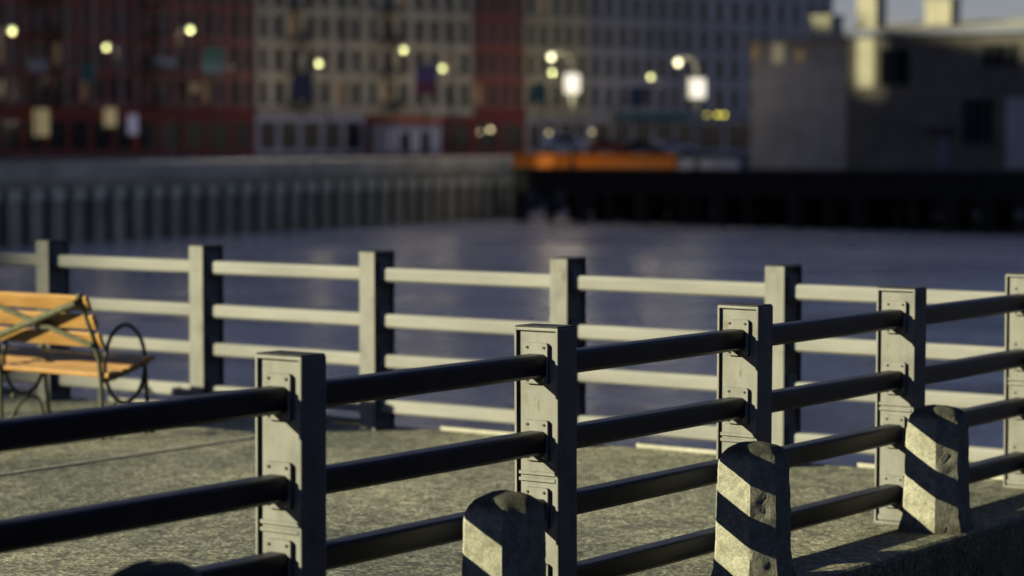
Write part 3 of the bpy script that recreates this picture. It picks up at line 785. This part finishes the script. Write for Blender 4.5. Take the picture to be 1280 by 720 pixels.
# -------- street lamps
LAMP_W = 330
def street_lamp(u, v, D, arm, label, gm='globe', r=.2, base=SZ):
    x, z = at(u, D), zat(v, D)
    t = thing('street_lamp', label, 'street lamp', (x+arm, D, base), 0, 'lit street lamps along the far shore')
    h = z-base
    q = MB(); q.tube([(0, 0, 0), (0, 0, .5), (0, 0, .55), (0, 0, h*.6), (0, 0, h-.4)], [.16, .15, .09, .075, .055], 10); q.build('pole', M['pole'], t, smooth=True)
    q = MB(); q.tube([(0, 0, h-.5), (-arm*.1, 0, h-.05), (-arm*.45, 0, h+.3), (-arm*.8, 0, h+.35), (-arm, 0, h+.2)], .045, 8); q.build('arm', M['pole'], t, smooth=True)
    q = MB(); q.sphere((-arm, 0, h), r, 14, 9); q.build('lamp_globe', M[gm], t, smooth=True)
    l = bpy.data.lights.new('lamp_light', 'POINT'); l.energy = LAMP_W; l.color = (1, .82, .55); l.shadow_soft_size = .3
    lo = bpy.data.objects.new('lamp_light', l); C.objects.link(lo); lo.parent = t; lo.location = (-arm, 0, h-.35)
    return t
LP = [(17, 38, 178, 'street lamp at the far end of the row, level with upper red brick windows'),
      (134, 59, 206, 'street lamp before the far red brick building, lower than those beside it'),
      (239, 37, 182, 'street lamp standing high before the second red brick building'),
      (399, 79, 240, 'street lamp in front of the beige stone block'),
      (505, 62, 212, 'street lamp high before the tan stone block, above the orange awning'),
      (553, 85, 249, 'street lamp low beside the purple banner'),
      (690, 90, 258, 'small dimmer street lamp just under the crook of the first lantern post'),
      (813, 96, 262, 'small dim street lamp before the wide blue grey building')]
for i, (u, v, D, lab) in enumerate(LP): street_lamp(u, v, D, .9 if i % 2 else -.9, lab, r=.19 if D < 215 else .22)
def lantern_post(ul, vl, ug, vg, energy, label, base):
    D = (on_line(ul, PA, pd) + pn*.7).y
    x = at(ul, D); zl = zat(vl, D); xg = at(ug, D)-x; zg = zat(vg, D)
    t = thing('lantern_post', label, 'lantern post', (x, D, base), 0)
    h = zl-base; hg = zg-base
    q = MB(); q.tube([(0, 0, 0), (0, 0, .6), (0, 0, .65), (0, 0, h-1.0)], [.2, .18, .11, .09], 10)
    q.sphere((0, 0, h-1.1), .2, 10, 7); q.build('pole', M['pole'], t, smooth=True)
    q = MB(); q.box(-.62, .62, -.62, .62, h-.78, h+.72); q.build('lantern', M['lantern'], t, bevel=.12, seg=3, smooth=True)
    q = MB()
    for sx in (-1, 1):
        for sy in (-1, 1): q.tube([(sx*.64, sy*.64, h-.8), (sx*.64, sy*.64, h+.76)], .035, 6)
    q.box(-.7, .7, -.7, .7, h+.76, h+.84); q.box(-.7, .7, -.7, .7, h-.88, h-.8); q.build('lantern_cage', M['polel'], t)
    top = h+.85
    q = MB(); pts = []
    for k in range(9):
        a = math.pi*k/8*.92; pts.append((xg*(1-math.cos(a))/2, 0, top + (hg-top)*min(1, .15+math.sin(min(a, math.pi/2)))+ (.35*math.sin(a))))
    pts.append((xg, 0, hg))
    q.tube([(0, 0, h+.8)]+pts, .085, 8); q.build('crook', M['polel'], t, smooth=True)
    q = MB(); q.sphere((xg, 0, hg), .24, 14, 9); q.build('lamp_globe', M['globe2'], t, smooth=True)
    # lamp light: the photo shows these lit
    for (px, pz, e) in ((0, h, energy), (xg, hg, max(energy*.5, 180))):
        l = bpy.data.lights.new('lamp_light', 'POINT'); l.energy = e; l.color = (1, .88, .60); l.shadow_soft_size = .6
        lo = bpy.data.objects.new('lamp_light', l); C.objects.link(lo); lo.parent = t; lo.location = (px, -.35, pz-1.35 if px == 0 else pz-.55)
    return t
lantern_post(715, 104, 689, 71, 420, 'lantern post with big glowing white lantern, before the olive building', DZ)
lantern_post(871, 110, 847, 78, 70, 'lantern post with big glowing cream lantern, close to the pale grey tower', DZ)
# traffic signal with amber lenses
x, D = at(896, 224), 224
ts = thing('traffic_light', 'traffic light showing amber lenses below the second lantern', 'traffic light', (x, D, SZ-.05))
z = zat(143, D)-SZ
q = MB(); q.tube([(-.9, 0, 0), (-.9, 0, z+.4)], .07, 8); q.tube([(-.9, 0, z+.3), (1.0, 0, z+.3)], .05, 8); q.build('pole', M['pole'], ts, smooth=True)
for dx in (-.95, .05, .65):
    q = MB(); q.box(dx-.22, dx+.22, -.2, .2, z-.3, z+.28); hs = q.build('signal_head', M['pole'], ts, bevel=.03)
    q = MB(); q.tube([(dx, -.203, z), (dx, -.26, z)], .13 if dx > 0 else .09, 12); q.build('lens', M['amber'], hs)

# -------- banners and signs on posts, a few wall signs
def banner(u0, v0, u1, v1, D, m, m2, label, pole=True, base=SZ):
    x0_, x1_ = at(u0, D), at(u1, D); zt, zb = zat(v0, D), zat(v1, D)
    t = thing('banner_sign', label, 'banner', ((x0_+x1_)/2, D, base)); w2 = (x1_-x0_)/2
    q = MB(); q.tube([(0, .12, 0), (0, .12, .5), (0, .12, zt-base+.3)], [.12, .08, .06], 8)
    q.tube([(-w2, .12, zt-base+.05), (w2, .12, zt-base+.05)], .035, 6); q.build('pole', M['pole'], t, smooth=True)
    q = MB(); zm = zb + (zt-zb)*.45
    q.box(-w2, w2, -.03, .03, zm-base+.002, zt-base, 0); q.box(-w2, w2, -.03, .03, zb-base, zm-base-.002, 1)
    q.build('banner', [M[m], M[m2]], t)
banner(254, 60, 281, 92, 190, 'teal', 'teall', 'teal banner with paler lower half on a post before red brick')
banner(101, 80, 119, 102, 205, 'teal', 'teal', 'small dark teal sign on a post before the far red brick building')
banner(36, 74, 60, 90, 196, 'greysign', 'greysign', 'grey sign board on a tall post by the lit shop door')
banner(366, 92, 391, 124, 228, 'blue', 'blue', 'navy banner hanging before the beige block')
banner(519, 82, 546, 118, 238, 'purple', 'pink', 'purple and pink banner hanging before the tan block')
banner(664, 105, 682, 128, 248, 'teal', 'teal', 'dull teal sign near the olive building')
banner(786, 110, 806, 132, 252, 'blue', 'blue', 'dark blue banner before the wide blue grey building')
def shop_sign(u0, v0, u1, v1, m, label, off=.9, P0=T0, d=tdir):
    nn = Vector((-d.y, d.x, 0)); Pq = P0 - nn*off
    t0, z1 = facade_hit(u0, v0, Pq, d); t1, z0 = facade_hit(u1, v1, Pq, d); p = Pq + d*t0
    t = thing('shop_sign', label, 'sign', (p.x, p.y, z0), math.atan2(d.y, d.x))
    q = MB(); q.box(0, t1-t0, -.05, .05, 0, z1-z0); q.build('sign_face', M[m], t, bevel=.02)
    q = MB()
    for fx in (.2, .8): q.tube([((t1-t0)*fx, .05, (z1-z0)*.5), ((t1-t0)*fx, off-.25, (z1-z0)*.5)], .03, 6)
    q.build('bracket', M['pole'], t)
shop_sign(42, 136, 61, 170, 'warm', 'bright yellow lit sign panel at the foot of the far red brick building')
shop_sign(130, 135, 146, 158, 'warm', 'small warm lit sign at the foot of the red brick, beside the lilac one')
shop_sign(160, 143, 172, 168, 'cool', 'narrow lilac lit sign on the red brick ground floor')
shop_sign(193, 72, 220, 84, 'greysign', 'pale grey sign board mounted between red brick storeys')
shop_sign(538, 143, 553, 150, 'teall', 'pale teal shop sign over the red ground floor beside the kiosk')
shop_sign(770, 139, 862, 150, 'teal', 'long teal shop sign below the wide blue grey building')
shop_sign(236, 104, 249, 116, 'warmd', 'small amber lit sign at first floor of the second red brick building')
def bulb(u, v, D, m, label, r=.2, base=SZ):
    t = thing('bollard_lamp', label, 'lamp', (at(u, D), D, base)); z = zat(v, D)-base
    q = MB(); q.tube([(0, 0, 0), (0, 0, z-r*.8)], [.07, .05], 8); q.build('pole', M['pole'], t, smooth=True)
    q = MB(); q.sphere((0, 0, z), r, 12, 8); q.build('lamp_globe', M[m], t, smooth=True)
bulb(613, 162, 246, 'warmb', 'low warm lamp shining before the narrow red brick building', .17)
bulb(600, 165, 250, 'warmb', 'fainter warm lamp close beside the brighter one at the narrow red brick building', .10)
bulb(686, 166, 252, 'warmb', 'low warm lamp above the white parked van', .12)
bulb(740, 165, 256, 'warmb', 'low warm lamp at the foot of the wide blue grey building', .12)

# -------- parked cars
def car(u, D, m, label, rz=0, van=False):
    t = thing('parked_van' if van else 'parked_car', label, 'van' if van else 'car', (at(u, D), D, SZ-.05), rz)
    hh = 2.0 if van else 1.45
    if van: prof = [(-2.3, .35), (2.3, .35), (2.35, .95), (1.95, 1.1), (1.35, 1.95), (-2.25, 2.0), (-2.35, 1.0)]
    else: prof = [(-2.1, .32), (2.1, .32), (2.15, .75), (1.15, .88), (.55, 1.42), (-.95, 1.45), (-1.65, .95), (-2.15, .85)]
    q = MB(); q.prism(prof, -.85, .85, lambda p, q_, y: (p, y, q_)); q.build('body', M[m], t, bevel=.07, seg=2, smooth=True)
    wp = [(-1.2, 1.15), (1.2, 1.15), (.95, 1.8), (-1.2, 1.82)] if van else [(-1.3, .95), (.95, .93), (.48, 1.35), (-.9, 1.37)]
    for y0, y1 in ((-.875, -.845), (.845, .875)):
        q = MB(); q.prism(wp, y0, y1, lambda p, q_, y: (p, y, q_)); q.build('side_window', M['glass'], t)
    for x in (-1.35, 1.35):
        for y in (-.8, .8):
            q = MB(); q.tube([(x, y-.1, .33), (x, y+.1, .33)], .33, 16); q.build('wheel', M['tyre'], t)
car(704, 244, 'carw', 'white van parked behind the orange barriers', R(10), True)
car(757, 247, 'carr', 'dull red car parked behind the orange barriers', R(8))
car(800, 249, 'card', 'dark car parked below the long teal shop sign', R(8))
car(842, 250, 'carw', 'pale car parked near the second lantern post', R(8))

# -------- unseen blocks added to shade the far shore and this quay's water side
def skyline(name, P, d, wdt, dep, H, z0=-6):
    b = MB(); nn = Vector((-d.y, d.x, 0)); q = [P, P+d*wdt, P+d*wdt+nn*dep, P+nn*dep]
    b.add([(p.x, p.y, z0) for p in q] + [(p.x, p.y, H) for p in q], [(0,1,5,4), (1,2,6,5), (2,3,7,6), (3,0,4,7), (4,5,6,7)])
    tag(b.build(name, M['block']), kind='structure')
perp = Vector((-SUNH.y, SUNH.x, 0)); perp = perp if perp.y > 0 else -perp
def along(p): return Vector((p.x, p.y, 0)).dot(perp)
Tsun = 125
edge = along(Vector((-2.6, 16.62, 0)))
tgt, zt_ = facade_hit(1084, 75, S0, sd); tp = S0 + sd*tgt; slot = along(tp)
Hs = 11.25 + (Tsun - Vector((tp.x, tp.y, 0)).dot(SUNH))*TANE
base_c = SUNH*Tsun
skyline('skyline', base_c + perp*edge, perp, slot-.85-edge, 12, Hs)
skyline('skyline', base_c + perp*(slot-.85), perp, 1.7, 12, Hs-5.6)  # lower piece shaped to let a sun patch through
skyline('skyline', base_c + perp*(slot+.85), perp, 22, 12, Hs)
skyline('skyline', base_c + perp*(slot+23.2), perp, 240, 12, Hs+38)
skyline('skyline', base_c + perp*(-80), perp, 82, 12, Hs)
skyline('skyline', NW(25, -70), ndir, 105, 11, 13)  # unseen dark block added to cut skylight on the railings' shaded sides
